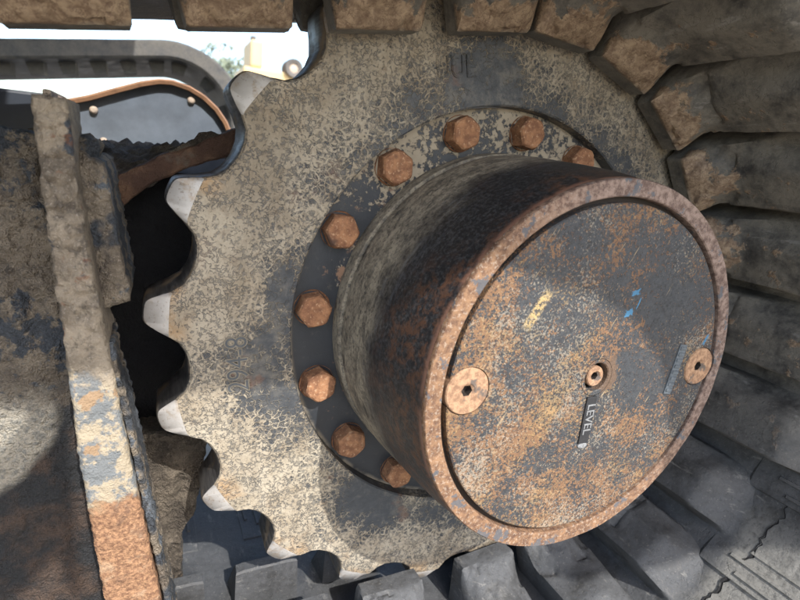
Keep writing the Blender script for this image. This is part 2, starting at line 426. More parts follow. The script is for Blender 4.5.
def mat_frame(name, kind):
    g = NT(name)
    p = g.pos
    x, y, z = g.sep(p)
    f = g.noise(p, 260, 5, 0.7)
    b = g.noise(p, 36, 5, 0.65)
    b2 = g.noise(g.vmath('ADD', p, (4, 2, 1)), 22, 4, 0.6)
    mudc = g.mix(g.ss(b, 0.35, 0.68), (0.12, 0.098, 0.075), (0.27, 0.225, 0.17))
    mudc = g.mix(g.ss(f, 0.55, 0.75, 0, 0.5), mudc, (0.36, 0.31, 0.245))
    paint = g.mix(f, (0.018, 0.022, 0.029), (0.06, 0.069, 0.082))
    rustc = g.mix(g.ss(g.noise(p, 420, 5, 0.75), 0.35, 0.65), (0.15, 0.075, 0.042), (0.33, 0.185, 0.10))
    rustc = g.mix(g.ss(g.noise(p, 75, 5, 0.7), 0.52, 0.66, 0, 0.6), rustc, (0.13, 0.075, 0.05))
    rustc = g.mix(g.ss(g.noise(g.vmath('ADD', p, (5, 5, 5)), 60, 5, 0.7), 0.56, 0.68, 0, 0.5), rustc, (0.40, 0.29, 0.19))
    grit = g.noise(p, 900, 3, 0.7)
    mudc = g.mix(g.ss(g.noise(p, 130, 5, 0.72), 0.50, 0.66, 0, 0.75), mudc, (0.06, 0.05, 0.042))
    mudc = g.mix(g.ss(grit, 0.58, 0.7, 0, 0.4), mudc, (0.40, 0.35, 0.29))
    zz = g.math('ADD', z, g.math('MULTIPLY', g.math('SUBTRACT', g.math('ADD', g.math('MULTIPLY', b, 0.7), g.math('MULTIPLY', f, 0.3)), 0.5), 0.06))
    if kind == 'bar':
        c = g.mix(g.ss(g.math('ADD', b2, g.math('MULTIPLY', f, 0.12)), 0.64, 0.68), mudc, paint)
        c = g.mix(g.ss(g.noise(p, 70, 5, 0.7), 0.60, 0.66, 0, 0.7), c, DRUST)
        # middle stretch: chalky old paint with grey and rust islands; sunlit upper edge painted in
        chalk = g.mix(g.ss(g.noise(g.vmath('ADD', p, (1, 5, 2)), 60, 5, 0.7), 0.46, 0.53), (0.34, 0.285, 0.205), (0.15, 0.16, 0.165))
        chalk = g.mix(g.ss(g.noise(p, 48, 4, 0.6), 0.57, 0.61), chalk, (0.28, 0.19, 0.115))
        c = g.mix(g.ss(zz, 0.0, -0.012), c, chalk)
        # lowest stretch: bare rust
        c = g.mix(g.ss(zz, -0.076, -0.084), c, rustc)
        line = g.ss(g.noise(g.vmath('MULTIPLY', p, (14, 1, 190)), 1.0, 3), 0.62, 0.66, 0, 0.35)
        c = g.mix(g.math('MULTIPLY', line, g.ss(z, -0.07, -0.08)), c, (0.55, 0.40, 0.28))
    elif kind == 'web':
        mudc = g.mix(0.42, mudc, (0.05, 0.041, 0.033))
        c = g.mix(g.ss(g.math('ADD', g.math('MULTIPLY', b2, 0.55), g.math('MULTIPLY', g.noise(p, 110, 6, 0.75), 0.5)), 0.53, 0.58), mudc, paint)
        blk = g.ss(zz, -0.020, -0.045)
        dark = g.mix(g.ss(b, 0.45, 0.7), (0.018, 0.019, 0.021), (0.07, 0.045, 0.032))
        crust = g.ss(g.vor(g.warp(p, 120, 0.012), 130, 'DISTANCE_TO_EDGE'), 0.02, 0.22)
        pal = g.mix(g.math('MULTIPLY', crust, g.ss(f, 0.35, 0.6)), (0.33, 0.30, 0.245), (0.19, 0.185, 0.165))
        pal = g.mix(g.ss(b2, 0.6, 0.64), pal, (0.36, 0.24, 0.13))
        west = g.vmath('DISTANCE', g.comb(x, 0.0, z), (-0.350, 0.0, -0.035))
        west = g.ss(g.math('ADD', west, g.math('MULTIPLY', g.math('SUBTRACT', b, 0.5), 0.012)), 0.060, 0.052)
        low = g.mix(west, dark, pal)  # pale sun patch and the dark shadow round it painted into the colour
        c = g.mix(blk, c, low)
    elif kind == 'rust':
        c = g.mix(g.ss(b, 0.4, 0.62), (0.095, 0.052, 0.036), (0.20, 0.115, 0.07))
        c = g.mix(g.ss(b2, 0.52, 0.6, 0, 0.8), c, (0.17, 0.145, 0.115))
    elif kind == 'mud':
        c = g.mix(g.ss(b, 0.35, 0.7), (0.055, 0.044, 0.034), (0.18, 0.148, 0.112))
        c = g.mix(g.ss(f, 0.58, 0.7, 0, 0.4), c, (0.25, 0.21, 0.165))
    elif kind == 'stop':
        c = g.mix(g.ss(b2, 0.50, 0.56), mudc, paint)
        c = g.mix(g.ss(b, 0.56, 0.6), c, (0.10, 0.115, 0.135))
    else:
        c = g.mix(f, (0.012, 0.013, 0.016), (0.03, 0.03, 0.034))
    h = g.math('ADD', g.math('ADD', f, g.math('MULTIPLY', grit, 0.4)), g.math('MULTIPLY', b, 2.5))
    h = g.math('ADD', h, g.math('MULTIPLY', g.noise(p, 120, 5, 0.7), 1.6))
    return g.done(c, 0.85, g.bump(h, 1.0, {'bar': 0.0014, 'mud': 0.004, 'web': 0.004, 'stop': 0.0035}.get(kind, 0.0018)))

M = dict(
    sprocket=mat_sprocket(), steel=mat_steel_worn(), gullet=mat_gullet(), flange=mat_flange(), bolt=mat_bolt(),
    drum=mat_drum(), cover=mat_cover(), rim=mat_rim(), plug=mat_plug(),
    groove=mat_plain('dark_groove', (0.035, 0.026, 0.02), 0.9),  # one dark brown for groove floor and plug sockets
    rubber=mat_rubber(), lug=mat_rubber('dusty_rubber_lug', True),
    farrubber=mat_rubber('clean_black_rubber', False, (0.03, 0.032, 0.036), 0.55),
    bar=mat_frame('frame_edge_mud_paint_rust', 'bar'), web=mat_frame('frame_side_mud_and_painted_shade', 'web'),
    rust=mat_frame('brown_rusty_plate', 'rust'), mud=mat_frame('dried_mud', 'mud'), stop=mat_frame('muddy_blue_steel', 'stop'),
    dark=mat_frame('void_shade_black', 'dark'),
    black=mat_plain('black_label', (0.022, 0.023, 0.026), 0.5), white=mat_plain('chalky_letters', (0.20, 0.205, 0.21), 0.7, 0.7, 500),
    blueblack=mat_plain('blue_black_gloss_paint', (0.115, 0.138, 0.17), 0.32, 0.6, 26),
    navybeam=mat_plain('navy_beam_paint', (0.030, 0.038, 0.052), 0.45, 0.4, 30),
    orange=mat_plain('orange_rust_edge', (0.30, 0.16, 0.085), 0.8, 0.75, 90),
    castmark=mat_plain('dusty_casting', (0.20, 0.178, 0.14), 0.85, 0.8, 160),
    castface=mat_plain('dark_casting_face', (0.075, 0.082, 0.09), 0.8, 0.5, 260),
    embossed=mat_plain('slate_embossing', (0.10, 0.118, 0.135), 0.6, 0.6, 400),
    cut=mat_plain('black_cut', (0.012, 0.012, 0.013), 0.9),
    pale=mat_plain('pale_steel_bolt', (0.45, 0.36, 0.28), 0.6, 0.3, 200),
    yellow=mat_plain('yellow_machine_paint', (0.60, 0.44, 0.22), 0.55, 0.15, 3),
    tyre=mat_plain('machine_tyre', (0.12, 0.11, 0.10), 0.9, 0.3, 8),
    leaf=mat_plain('tree_leaves', (0.20, 0.23, 0.16), 0.9, 0.5, 5), bark=mat_plain('tree_bark', (0.12, 0.09, 0.06), 0.9, 0.3, 5),
    ground=mat_plain('pale_gravel_yard', (0.36, 0.32, 0.26), 0.95, 0.35, 6, 0, 0.01),
    casterpaint=mat_plain('shade_caster_paint', (0.20, 0.20, 0.20), 0.5, 0.15, 4),  # grey for the unseen slab added to cast shade
)

# ------------------------------------------------------------------ mesh helpers
def mk(name, verts, faces, mat, parent=None, smooth=True, mats=None, fm=None, angle=35):
    me = bpy.data.meshes.new(name)
    me.from_pydata([tuple(v) for v in verts], [], faces)
    for mm in (mats or [mat]): me.materials.append(mm)
    if fm: me.polygons.foreach_set('material_index', fm)
    bm = bmesh.new(); bm.from_mesh(me)
    bmesh.ops.recalc_face_normals(bm, faces=bm.faces)
    if smooth:
        ca = math.cos(R(angle))
        for f in bm.faces: f.smooth = True
        for e in bm.edges:
            if len(e.link_faces) == 2 and e.link_faces[0].normal.dot(e.link_faces[1].normal) < ca: e.smooth = False
    bm.to_mesh(me); bm.free()
    return link(name, me, parent)

def link(name, me, parent=None):
    o = bpy.data.objects.new(name, me); COL.objects.link(o)
    if parent is not None: o.parent = parent
    return o

def thing(name, label, cat, group=None, loc=(0, 0, 0)):
    o = bpy.data.objects.new(name, None); COL.objects.link(o)
    o.empty_display_size = 0.05; o.location = loc
    o['label'] = label; o['category'] = cat
    if group: o['group'] = group
    return o

def tag(o, label, cat=None, kind=None):
    o['label'] = label
    if cat: o['category'] = cat
    if kind: o['kind'] = kind
    return o

def lathe(prof, n=128, c=(0, 0, 0), closed=False):
    """profile of (radius, y) turned round the Y axis through c"""
    V, F = [], []
    for r, y in prof:
        for i in range(n):
            a = 2 * PI * i / n
            V.append((c[0] + r * math.cos(a), c[1] + y, c[2] + r * math.sin(a)))
    k = len(prof)
    for j in range(k - 1 + (1 if closed else 0)):
        j2 = (j + 1) % k
        for i in range(n):
            i2 = (i + 1) % n
            F.append((j * n + i, j * n + i2, j2 * n + i2, j2 * n + i))
    return V, F

def capped(V, F, n, first=True, last=True):
    if first: F.append(tuple(range(n)))
    if last: F.append(tuple(range(len(V) - n, len(V))))
    return V, F

def smooth(a, b, v):
    t = max(0, min(1, (v - a) / (b - a))); return t * t * (3 - 2 * t)
def fbm(p, s, seed=0.0, oct=4):
    return mnoise.fractal((p[0] * s + seed, p[1] * s + seed * 1.7, p[2] * s - seed), 0.9, 2.1, oct)

def lerp_poly(poly, t):
    d = [0.0]
    for a, b in zip(poly, poly[1:]): d.append(d[-1] + math.dist(a, b))
    s = t * d[-1]
    for i in range(len(poly) - 1):
        if s <= d[i + 1] + 1e-12:
            u = (s - d[i]) / max(1e-9, d[i + 1] - d[i])
            return tuple(p + (q - p) * u for p, q in zip(poly[i], poly[i + 1]))
    return poly[-1]

def loft_plate(name, A, B, yf, yb, mat, parent, nu=14, nv=40, amp=0.001, ns=60, seed=0.0, edge=0.001, bev=0.0015, lump=None):
    """solid plate whose front face spans two (x, z) polylines A and B; rough faces and ragged edges"""
    V, F = [], []
    def P(i, j, y):
        a = lerp_poly(A, j / nv); b = lerp_poly(B, j / nv)
        t = i / nu
        x = a[0] + (b[0] - a[0]) * t; z = a[1] + (b[1] - a[1]) * t
        q = (x, y, z)
        e = edge if i in (0, nu) or j in (0, nv) else edge * 0.3
        x += fbm(q, ns * 1.3, seed + 11) * e; z += fbm(q, ns * 1.3, seed + 23) * e
        return x, z
    for j in range(nv + 1):
        for i in range(nu + 1):
            x, z = P(i, j, yf)
            rim = (i in (0, nu) or j in (0, nv))
            k = lump(x, z) if lump else 1.0
            y = yf + fbm((x, yf, z), ns, seed) * amp * k + (bev if rim else 0)
            if k > 1: y -= abs(fbm((x, yf, z), ns * 1.9, seed + 2)) * amp * k * 0.8
            V.append((x, y, z))
    w = nu + 1
    for j in range(nv):
        for i in range(nu):
            F.append((j * w + i, j * w + i + 1, (j + 1) * w + i + 1, (j + 1) * w + i))
    loop = [i for i in range(w)] + [j * w + nu for j in range(1, nv + 1)] + [nv * w + i for i in range(nu - 1, -1, -1)] + [j * w for j in range(nv - 1, 0, -1)]
    prev = loop
    for k in range(1, 6):
        t = k / 5
        cur = []
        for idx in loop:
            x, y, z = V[idx]
            e = edge * 0.8
            cur.append(len(V))
            yy = y + (yb - y) * t
            V.append((x + fbm((x, yy, z), ns * 2, seed + 31) * e, yy, z + fbm((x, yy, z), ns * 2, seed + 37) * e))
        L = len(loop)
        for i in range(L):
            F.append((prev[i], cur[i], cur[(i + 1) % L], prev[(i + 1) % L]))
        prev = cur
    F.append(tuple(prev))
    return mk(name, V, F, mat, parent, angle=50)

def text_mesh(name, s, size, depth, origin, xdir, ydir, mat, parent, squash=1.0, off=0.0):
    cu = bpy.data.curves.new(name, 'FONT')
    cu.body = s; cu.size = size; cu.extrude = depth; cu.align_x = 'CENTER'; cu.align_y = 'CENTER'
    cu.bevel_depth = depth * 0.25; cu.offset = off; cu.resolution_u = 4
    t = bpy.data.objects.new(name + '_tmp', cu); COL.objects.link(t)
    bpy.context.view_layer.update()
    me = bpy.data.meshes.new_from_object(t.evaluated_get(bpy.context.evaluated_depsgraph_get()))
    bpy.data.objects.remove(t); bpy.data.curves.remove(cu)
    X = Vector(xdir).normalized(); Y = Vector(ydir); Y = (Y - X * Y.dot(X)).normalized(); Z = X.cross(Y)
    mt = Matrix.Translation(origin) @ Matrix((X * squash, Y, Z)).transposed().to_4x4()
    me.transform(mt)
    me.materials.clear(); me.materials.append(mat)
    return link(name, me, parent)

def boolean(o, cutters):
    for c in cutters:
        md = o.modifiers.new('cut', 'BOOLEAN'); md.operation = 'DIFFERENCE'; md.object = c; md.solver = 'EXACT'
    bpy.context.view_layer.update()
    me = bpy.data.meshes.new_from_object(o.evaluated_get(bpy.context.evaluated_depsgraph_get()))
    old = o.data
    o.modifiers.clear(); o.data = me; me.name = old.name
    bpy.data.meshes.remove(old)

def cyl_tmp(c, r, y0, y1, n=48):
    V, F = lathe([(r, y0), (r, y1)], n, (c[0], 0, c[1])); capped(V, F, n)
    return mk('cutter_tmp', V, F, M['groove'], None, False)

def box(name, x0, x1, y0, y1, z0, z1, mat, parent=None, bev=0.0):
    bm = bmesh.new()
    bmesh.ops.create_cube(bm, size=1)
    for v in bm.verts:
        v.co = Vector(((x0 + x1) / 2 + v.co.x * (x1 - x0), (y0 + y1) / 2 + v.co.y * (y1 - y0), (z0 + z1) / 2 + v.co.z * (z1 - z0)))
    if bev: bmesh.ops.bevel(bm, geom=bm.edges[:], offset=bev, segments=2, profile=0.6, affect='EDGES')
    me = bpy.data.meshes.new(name); bm.to_mesh(me); bm.free()
    me.materials.append(mat)
    return link(name, me, parent)

# ------------------------------------------------------------------ the yard ground
GZ = -0.34
V, F = [], []
for ring in (0.0, 2, 6, 20, 80, 400, 2000):
    for i in range(32):
        a = 2 * PI * i / 32
        V.append((ring * math.cos(a), ring * math.sin(a), GZ + (0.01 * fbm((ring * math.cos(a), ring * math.sin(a), 0), 0.7) if ring < 30 else 0)))
for j in range(6):
    for i in range(32):
        F.append((j * 32 + i, j * 32 + (i + 1) % 32, (j + 1) * 32 + (i + 1) % 32, (j + 1) * 32 + i))
o = mk('ground', V, F, M['ground']); tag(o, 'pale gravel yard below the machine', None, 'structure')

# ------------------------------------------------------------------ drive sprocket
YF = -0.0108
TH = 0.042
NT_ = 21
PH = R(142.374)
spk = thing('drive_sprocket', 'mud caked toothed drive sprocket with ring of rusty bolts', 'sprocket')
def tooth_r(u):
    u = abs(u)
    pts = [(0, .2492), (.05, .2490), (.080, .2484), (.100, .2474), (.118, .2458), (.16, .2408), (.195, .2362), (.27, .2294), (.36, .2261), (.44, .2250), (.5, .2247)]
    for (a, ra), (b, rb) in zip(pts, pts[1:]):
        if u <= b: 
            t = (u - a) / (b - a)
            return ra + (rb - ra) * t
    return .2247
US = [-.5, -.44, -.40, -.36, -.315, -.27, -.23, -.195, -.16, -.118, -.100, -.08, -.05, 0, .05, .08, .100, .118, .16, .195, .23, .27, .315, .36, .40, .44]
outl = []
for k in range(NT_):
    for u in US:
        wear = 1 + 0.0035 * fbm((k * 3.1, u * 2, 0), 1.0) if abs(u) < 0.2 else 1
        outl.append((PH + (k + u) * 2 * PI / NT_, tooth_r(u) * wear, u))
n = len(outl)
rings = []
V, F, fm = [], [], []
def ring(fn):
    s = len(V)
    for a, r, u in outl:
        rr, y = fn(a, r, u)
        V.append((rr * math.cos(a), y, rr * math.sin(a)))
    return s
inner = 0.2352
R0 = ring(lambda a, r, u: (0.1606, 0.006))
R1 = ring(lambda a, r, u: (0.1606, YF + 0.0010))
R2 = ring(lambda a, r, u: (0.1617, YF))
Rm = ring(lambda a, r, u: (0.195, YF + 0.0004 * fbm((math.cos(a), math.sin(a), 0), 6)))
R3 = ring(lambda a, r, u: (min(r - 0.0016, inner), YF))
R4 = ring(lambda a, r, u: (r - 0.0003, YF + 0.0014 + max(0, r - inner) * 0.42))
R4b = ring(lambda a, r, u: (r + 0.0006, YF + 0.0034 + max(0, r - inner) * 0.42))
R5 = ring(lambda a, r, u: (r + 0.0006, YF + TH * 0.5))
R6 = ring(lambda a, r, u: (r, YF + TH - 0.002))
R7 = ring(lambda a, r, u: (r - 0.003, YF + TH))
R8 = ring(lambda a, r, u: (0.1606, YF + TH))
for (a, b, kind) in ((R0, R1, 0), (R1, R2, 0), (R2, Rm, 0), (Rm, R3, 0), (R3, R4, 3), (R4, R4b, 2), (R4b, R5, 2), (R5, R6, 2), (R6, R7, 2), (R7, R8, 0), (R8, R0, 0)):
    for i in range(n):
        j = (i + 1) % n
        F.append((a + i, a + j, b + j, b + i))
        if kind == 3:
            um = (outl[i][2] + (outl[j][2] if outl[j][2] > -.5 else .5)) / 2
            fm.append(1 if abs(um) < 0.19 else 0)
        else: fm.append(kind)
mk('toothed_plate', V, F, None, spk, True, [M['sprocket'], M['steel'], M['gullet']], fm, 40)
for nm_, tx, sz, og, xd, yd, sq in (('cast_number', '294-8', 0.0195, (-0.1945, YF - 0.0003, -0.021), (-0.06, 0, 1), (-1, 0, -0.06), 0.86),
                                    ('cast_letters', 'UUE', 0.019, (-0.058, YF - 0.0003, 0.1785), (0.97, 0, 0.2), (-0.2, 0, 0.97), 0.85)):
    rim_t = text_mesh(nm_, tx, sz, 0.0004, og, xd, yd, M['castmark' if tx[0] == '2' else 'sprocket'], spk, sq, 0.00045)
    text_mesh('letter_face', tx, sz, 0.0006, (og[0], og[1] - 0.0001, og[2]), xd, yd, M['castface' if tx[0] == '2' else 'sprocket'], rim_t, sq, -0.0004)

# hex bolts on the flange
def hex_bolt():
    rr = 0.0122
    N = 48
    def hexr(a): 
        a = (a % (PI / 3)) - PI / 6
        return rr * math.cos(PI / 6) / math.cos(a)
    V, F = [], []
    prof = [(1.0, 0.001, 0), (1.0, -0.0092, 0), (1.0, -0.0108, 1), (0.90, -0.0122, 1), (0.72, -0.0128, 1), (0.35, -0.0126, 1)]
    # a washer face below
    W = [(0.0128, 0.0005), (0.0128, -0.0011)]
    for r, y in W:
        for i in range(N):
            a = 2 * PI * i / N; V.append((r * math.cos(a), y, r * math.sin(a)))
    for s, y, mode in prof:
        for i in range(N):
            a = 2 * PI * i / N
            r = hexr(a) * s if mode == 0 else min(hexr(a), rr * 0.925) * s
            V.append((r * math.cos(a), y, r * math.sin(a)))
    # ring order: washer outer bottom, washer top, hex base ...
    rows = len(W) + len(prof)
    for j in range(rows - 1):
        for i in range(N):
            i2 = (i + 1) % N
            F.append((j * N + i, j * N + i2, (j + 1) * N + i2, (j + 1) * N + i))
    F.append(tuple(range((rows - 1) * N, rows * N)))
    out = []
    for v in V:
        q = Vector(v); k = fbm(q, 160, 3) * 0.0002
        out.append((v[0] + k, v[1] + fbm(q, 200, 9) * 0.0003, v[2] + k))
    return out, F
V, F = hex_bolt()
b0 = mk('bolt', V, F, M['bolt'], spk, True, angle=30)
b0.location = (0.145 * math.cos(R(62.518)), 0, 0.145 * math.sin(R(62.518)))
b0.rotation_euler = (0, 0.2, 0)
for k in range(1, 16):
    c = b0.copy(); COL.objects.link(c); c.parent = spk
    a = R(62.518 + k * 22.5)
    c.location = (0.145 * math.cos(a), 0, 0.145 * math.sin(a))
    c.rotation_euler = (random.uniform(-.05, .05), random.uniform(0, 1.04), random.uniform(-.05, .05))

# ------------------------------------------------------------------ final drive drum
fd = thing('final_drive_drum', 'black and rusty final drive drum with round speckled cover', 'drum')
V, F = lathe([(0.1602, 0.004), (0.1602, 0.0004), (0.1597, 0.0), (0.122, 0.0)], 160)
mk('mounting_flange', V, F, M['flange'], fd)
prof = [(0.1285, 0.004), (0.1285, -0.0108), (0.1280, -0.0122), (0.1262, -0.0132), (0.1258, -0.0165), (0.1262, -0.0185), (0.1278, -0.0200),
        (0.1276, -0.034), (0.1262, -0.052), (0.1246, -0.075), (0.1224, -0.098), (0.1200, -0.112), (0.1188, -0.1212)]
V, F = lathe(prof, 180)
V = [(v[0] * (1 + 0.002 * fbm(v, 30, 2)), v[1], v[2] * (1 + 0.002 * fbm(v, 30, 2))) for v in V]
mk('housing', V, F, M['drum'], fd, angle=40)
YC = -0.1242
V, F = lathe([(0.1187, -0.1208), (0.1186, -0.1234), (0.1180, YC), (0.1092, YC), (0.1086, YC + 0.0007), (0.1084, YC + 0.0072), (0.1187, YC + 0.0072)], 180, closed=True)
V = [(v[0], v[1] + 0.00035 * fbm(v, 45, 5), v[2]) for v in V]
rim = mk('rim', V, F, M['rim'], fd, angle=35)
V, F = lathe([(0.1205, YC + 0.0068), (0.10, YC + 0.0068)], 180)
V2, F2 = lathe([(0.1180, YC + 0.0065), (0.08, YC + 0.0065)], 160)
mk('groove', V2, F2, M['groove'], fd)
V, F = lathe([(0.1052, YC + 0.0060), (0.1052, YC + 0.0010), (0.1045, YC + 0.0004), (0.050, YC + 0.0004), (0.012, YC + 0.0004), (0.012, YC + 0.0060)], 180, closed=True)
cover = mk('cover', V, F, M['cover'], fd, angle=35)
V, F = lathe([(0.0123, YC + 0.0004), (0.0098, YC + 0.0004), (0.0092, YC + 0.0010), (0.0092, YC + 0.0064), (0.0123, YC + 0.0064)], 64, closed=True)
mk('plug_seat', V, F, M['cover'], fd)
PLUGS = ((-0.0935, 0.001), (0.0950, -0.001))
cut1 = [cyl_tmp(p, 0.0154, YC - 0.01, YC + 0.0060) for p in PLUGS]
cut2 = [cyl_tmp(p, 0.0140, YC - 0.01, YC + 0.0075) for p in PLUGS]
boolean(rim, cut1)
boolean(cover, cut2)
for c in cut1 + cut2: 
    me = c.data; bpy.data.objects.remove(c); bpy.data.meshes.remove(me)

def plug(center, r, hole, y, parent, name):
    N = 48
    V, F = [], []
    rows = [('c', r, y + 0.006), ('c', r, y + 0.0008), ('c', r - 0.0006, y), ('c', hole * 1.45, y), ('h', hole, y + 0.0012), ('h', hole, y + 0.0058), ('c', 0.0004, y + 0.0060)]
    for kind, rr, yy in rows:
        for i in range(N):
            a = 2 * PI * i / N
            q = rr
            if kind == 'h':
                aa = (a % (PI / 3)) - PI / 6
                q = rr * math.cos(PI / 6) / math.cos(aa) * 1.05
            V.append((q * math.cos(a), yy + 0.0002 * fbm((q * math.cos(a), yy, q * math.sin(a)), 200, center[0] * 50), q * math.sin(a)))
    for j in range(len(rows) - 1):
        for i in range(N):
            i2 = (i + 1) % N
            F.append((j * N + i, j * N + i2, (j + 1) * N + i2, (j + 1) * N + i))
    V = [(v[0] + center[0], v[1], v[2] + center[1]) for v in V]
    fm = [0 if j < 4 else 1 for j in range(len(rows) - 1) for i in range(N)]
    return mk(name, V, F, None, parent, True, [M['plug'], M['groove']], fm, 30)
for p in PLUGS: plug(p, 0.0135, 0.0033, YC - 0.0002, fd, 'plug')
plug((0.0, 0.0), 0.0066, 0.0026, YC + 0.0014, fd, 'plug')
# black LEVEL label under the middle plug
lab = box('label_strip', -0.0052, 0.0028, YC - 0.0007, YC + 0.001, -0.0445, -0.0125, M['black'], fd, 0.0003)
text_mesh('lettering', 'LEVEL', 0.0086, 0.00025, (-0.0012, YC - 0.00085, -0.0275), (0, 0, -1), (1, 0, 0), M['white'], lab, 0.95)
V, F = lathe([(0.0001, -0.0011), (0.0026, -0.0010), (0.0037, -0.0004), (0.0038, 0.0006)], 20, (-0.0012, YC, -0.0462))
V = [(v[0] * 1.0, v[1], -0.0462 + (v[2] + 0.0462) * 0.55) for v in V]
mk('chip', V, F, M['white'], lab)
# worn embossed bar beside the right-hand plug
emb = thing('tmp', 'x', 'x')
bpy.data.objects.remove(emb)
e0 = Vector((0.0735, 0, 0.0165)); e1 = Vector((0.0680, 0, -0.0185))
dv = (e1 - e0); L = dv.length; dv.normalize(); pv = Vector((dv.z, 0, -dv.x))
def slab(name, c, hl, hw, y0, y1, mat, parent):
    V = []
    for y, s in ((y0, 0.86), (y0 + 0.0003, 1.0), (y1, 1.0)):
        for sa, sb in ((-1, -1), (1, -1), (1, 1), (-1, 1)):
            q = c + dv * (sa * hl * s if s == 1 else sa * (hl - 0.0003)) + pv * (sb * hw * s if s == 1 else sb * (hw - 0.0003))
            V.append((q.x, y, q.z))
    F = [(0, 1, 2, 3)]
    for j in (0, 4):
        for i in range(4): F.append((j + i, j + (i + 1) % 4, j + 4 + (i + 1) % 4, j + 4 + i))
    return mk(name, V, F, mat, parent, False)
eb = slab('embossed_bar', (e0 + e1) / 2, L / 2, 0.0034, YC - 0.0006, YC + 0.001, M['embossed'], fd)
for i in range(8):
    q = e0 + dv * (L * (i + 0.6) / 8.3)
    slab('ridge', q, 0.0012, 0.0027, YC - 0.0013, YC - 0.0003, M['embossed'], eb)

# ------------------------------------------------------------------ rubber track
trk = thing('rubber_track', 'dusty black rubber track wrapping round the near sprocket', 'track', loc=(0, 0, GZ))
ZOFF = Vector((0, 0, -GZ))      # parts are written in world space, the root stands on the ground
RC = 0.250
A_TOP, A_BOT = R(99.5), R(-90.0)
def rc_at(a):                      # the belt hangs a little slack below the axle
    t = max(0, min(1, (R(-15) - a) / R(60))); return RC + 0.015 * t * t * (3 - 2 * t)
RB = rc_at(A_BOT)
path = []                          # (x, z, outward nx, nz)
for i in range(0, 201):
    a = A_TOP + (A_BOT - A_TOP) * i / 200
    path.append((rc_at(a) * math.cos(a), rc_at(a) * math.sin(a), math.cos(a), math.sin(a)))
tl0 = Vector((-math.sin(A_TOP), math.cos(A_TOP)))
XL = -0.85
p_top = Vector((RC * math.cos(A_TOP), RC * math.sin(A_TOP)))
e_top = p_top + tl0 * ((XL - p_top.x) / tl0.x)
e_bot = Vector((XL, -RB))
for i in range(1, 90): path.append((XL * i / 90, -RB, 0, -1))
cc_ = (e_top + e_bot) / 2; hr = (e_top.y - e_bot.y) / 2
for i in range(0, 41):
    a = -PI / 2 - (PI - R(9.5)) * i / 40
    path.append((XL + hr * math.cos(a), cc_.y + hr * math.sin(a), math.cos(a), math.sin(a)))
for i in range(1, 90):
    q = e_top + (p_top - e_top) * (i / 90)
    path.append((q.x, q.y, math.cos(A_TOP), math.sin(A_TOP)))
YN, YFAR = -0.215, 0.215
def belt(path, sec, mat, parent, name, off=Vector((0, 0, 0)), amp=0.0006):
    V, F = [], []
    k = len(sec); n = len(path)
    for (x, z, nx, nz) in path:
        for (h, y) in sec:     # h outward
            q = (x + nx * h, y, z + nz * h)
            e = fbm(q, 28, 4) * amp
            V.append((q[0] + nx * e - off.x, y - off.y, q[2] + nz * e - off.z))
    for i in range(n):
        j = (i + 1) % n
        for s in range(k):
            t = (s + 1) % k
            F.append((i * k + s, i * k + t, j * k + t, j * k + s))
    return mk(name, V, F, mat, parent, angle=40)
sec = [(0.0, y) for y in (0.212, 0.17, 0.12, 0.08, 0.04, 0.01, -0.02, -0.05, -0.08, -0.11, -0.14, -0.17, -0.20)]
sec += [(0.002, YN + 0.003), (0.006, YN), (0.020, YN), (0.028, YN + 0.01), (0.028, 0.205), (0.02, 0.215), (0.004, 0.215)]
belt(path, sec, M['rubber'], trk, 'carcass', -ZOFF * 1 + Vector((0, 0, 0)) if False else Vector((0, 0, GZ)))

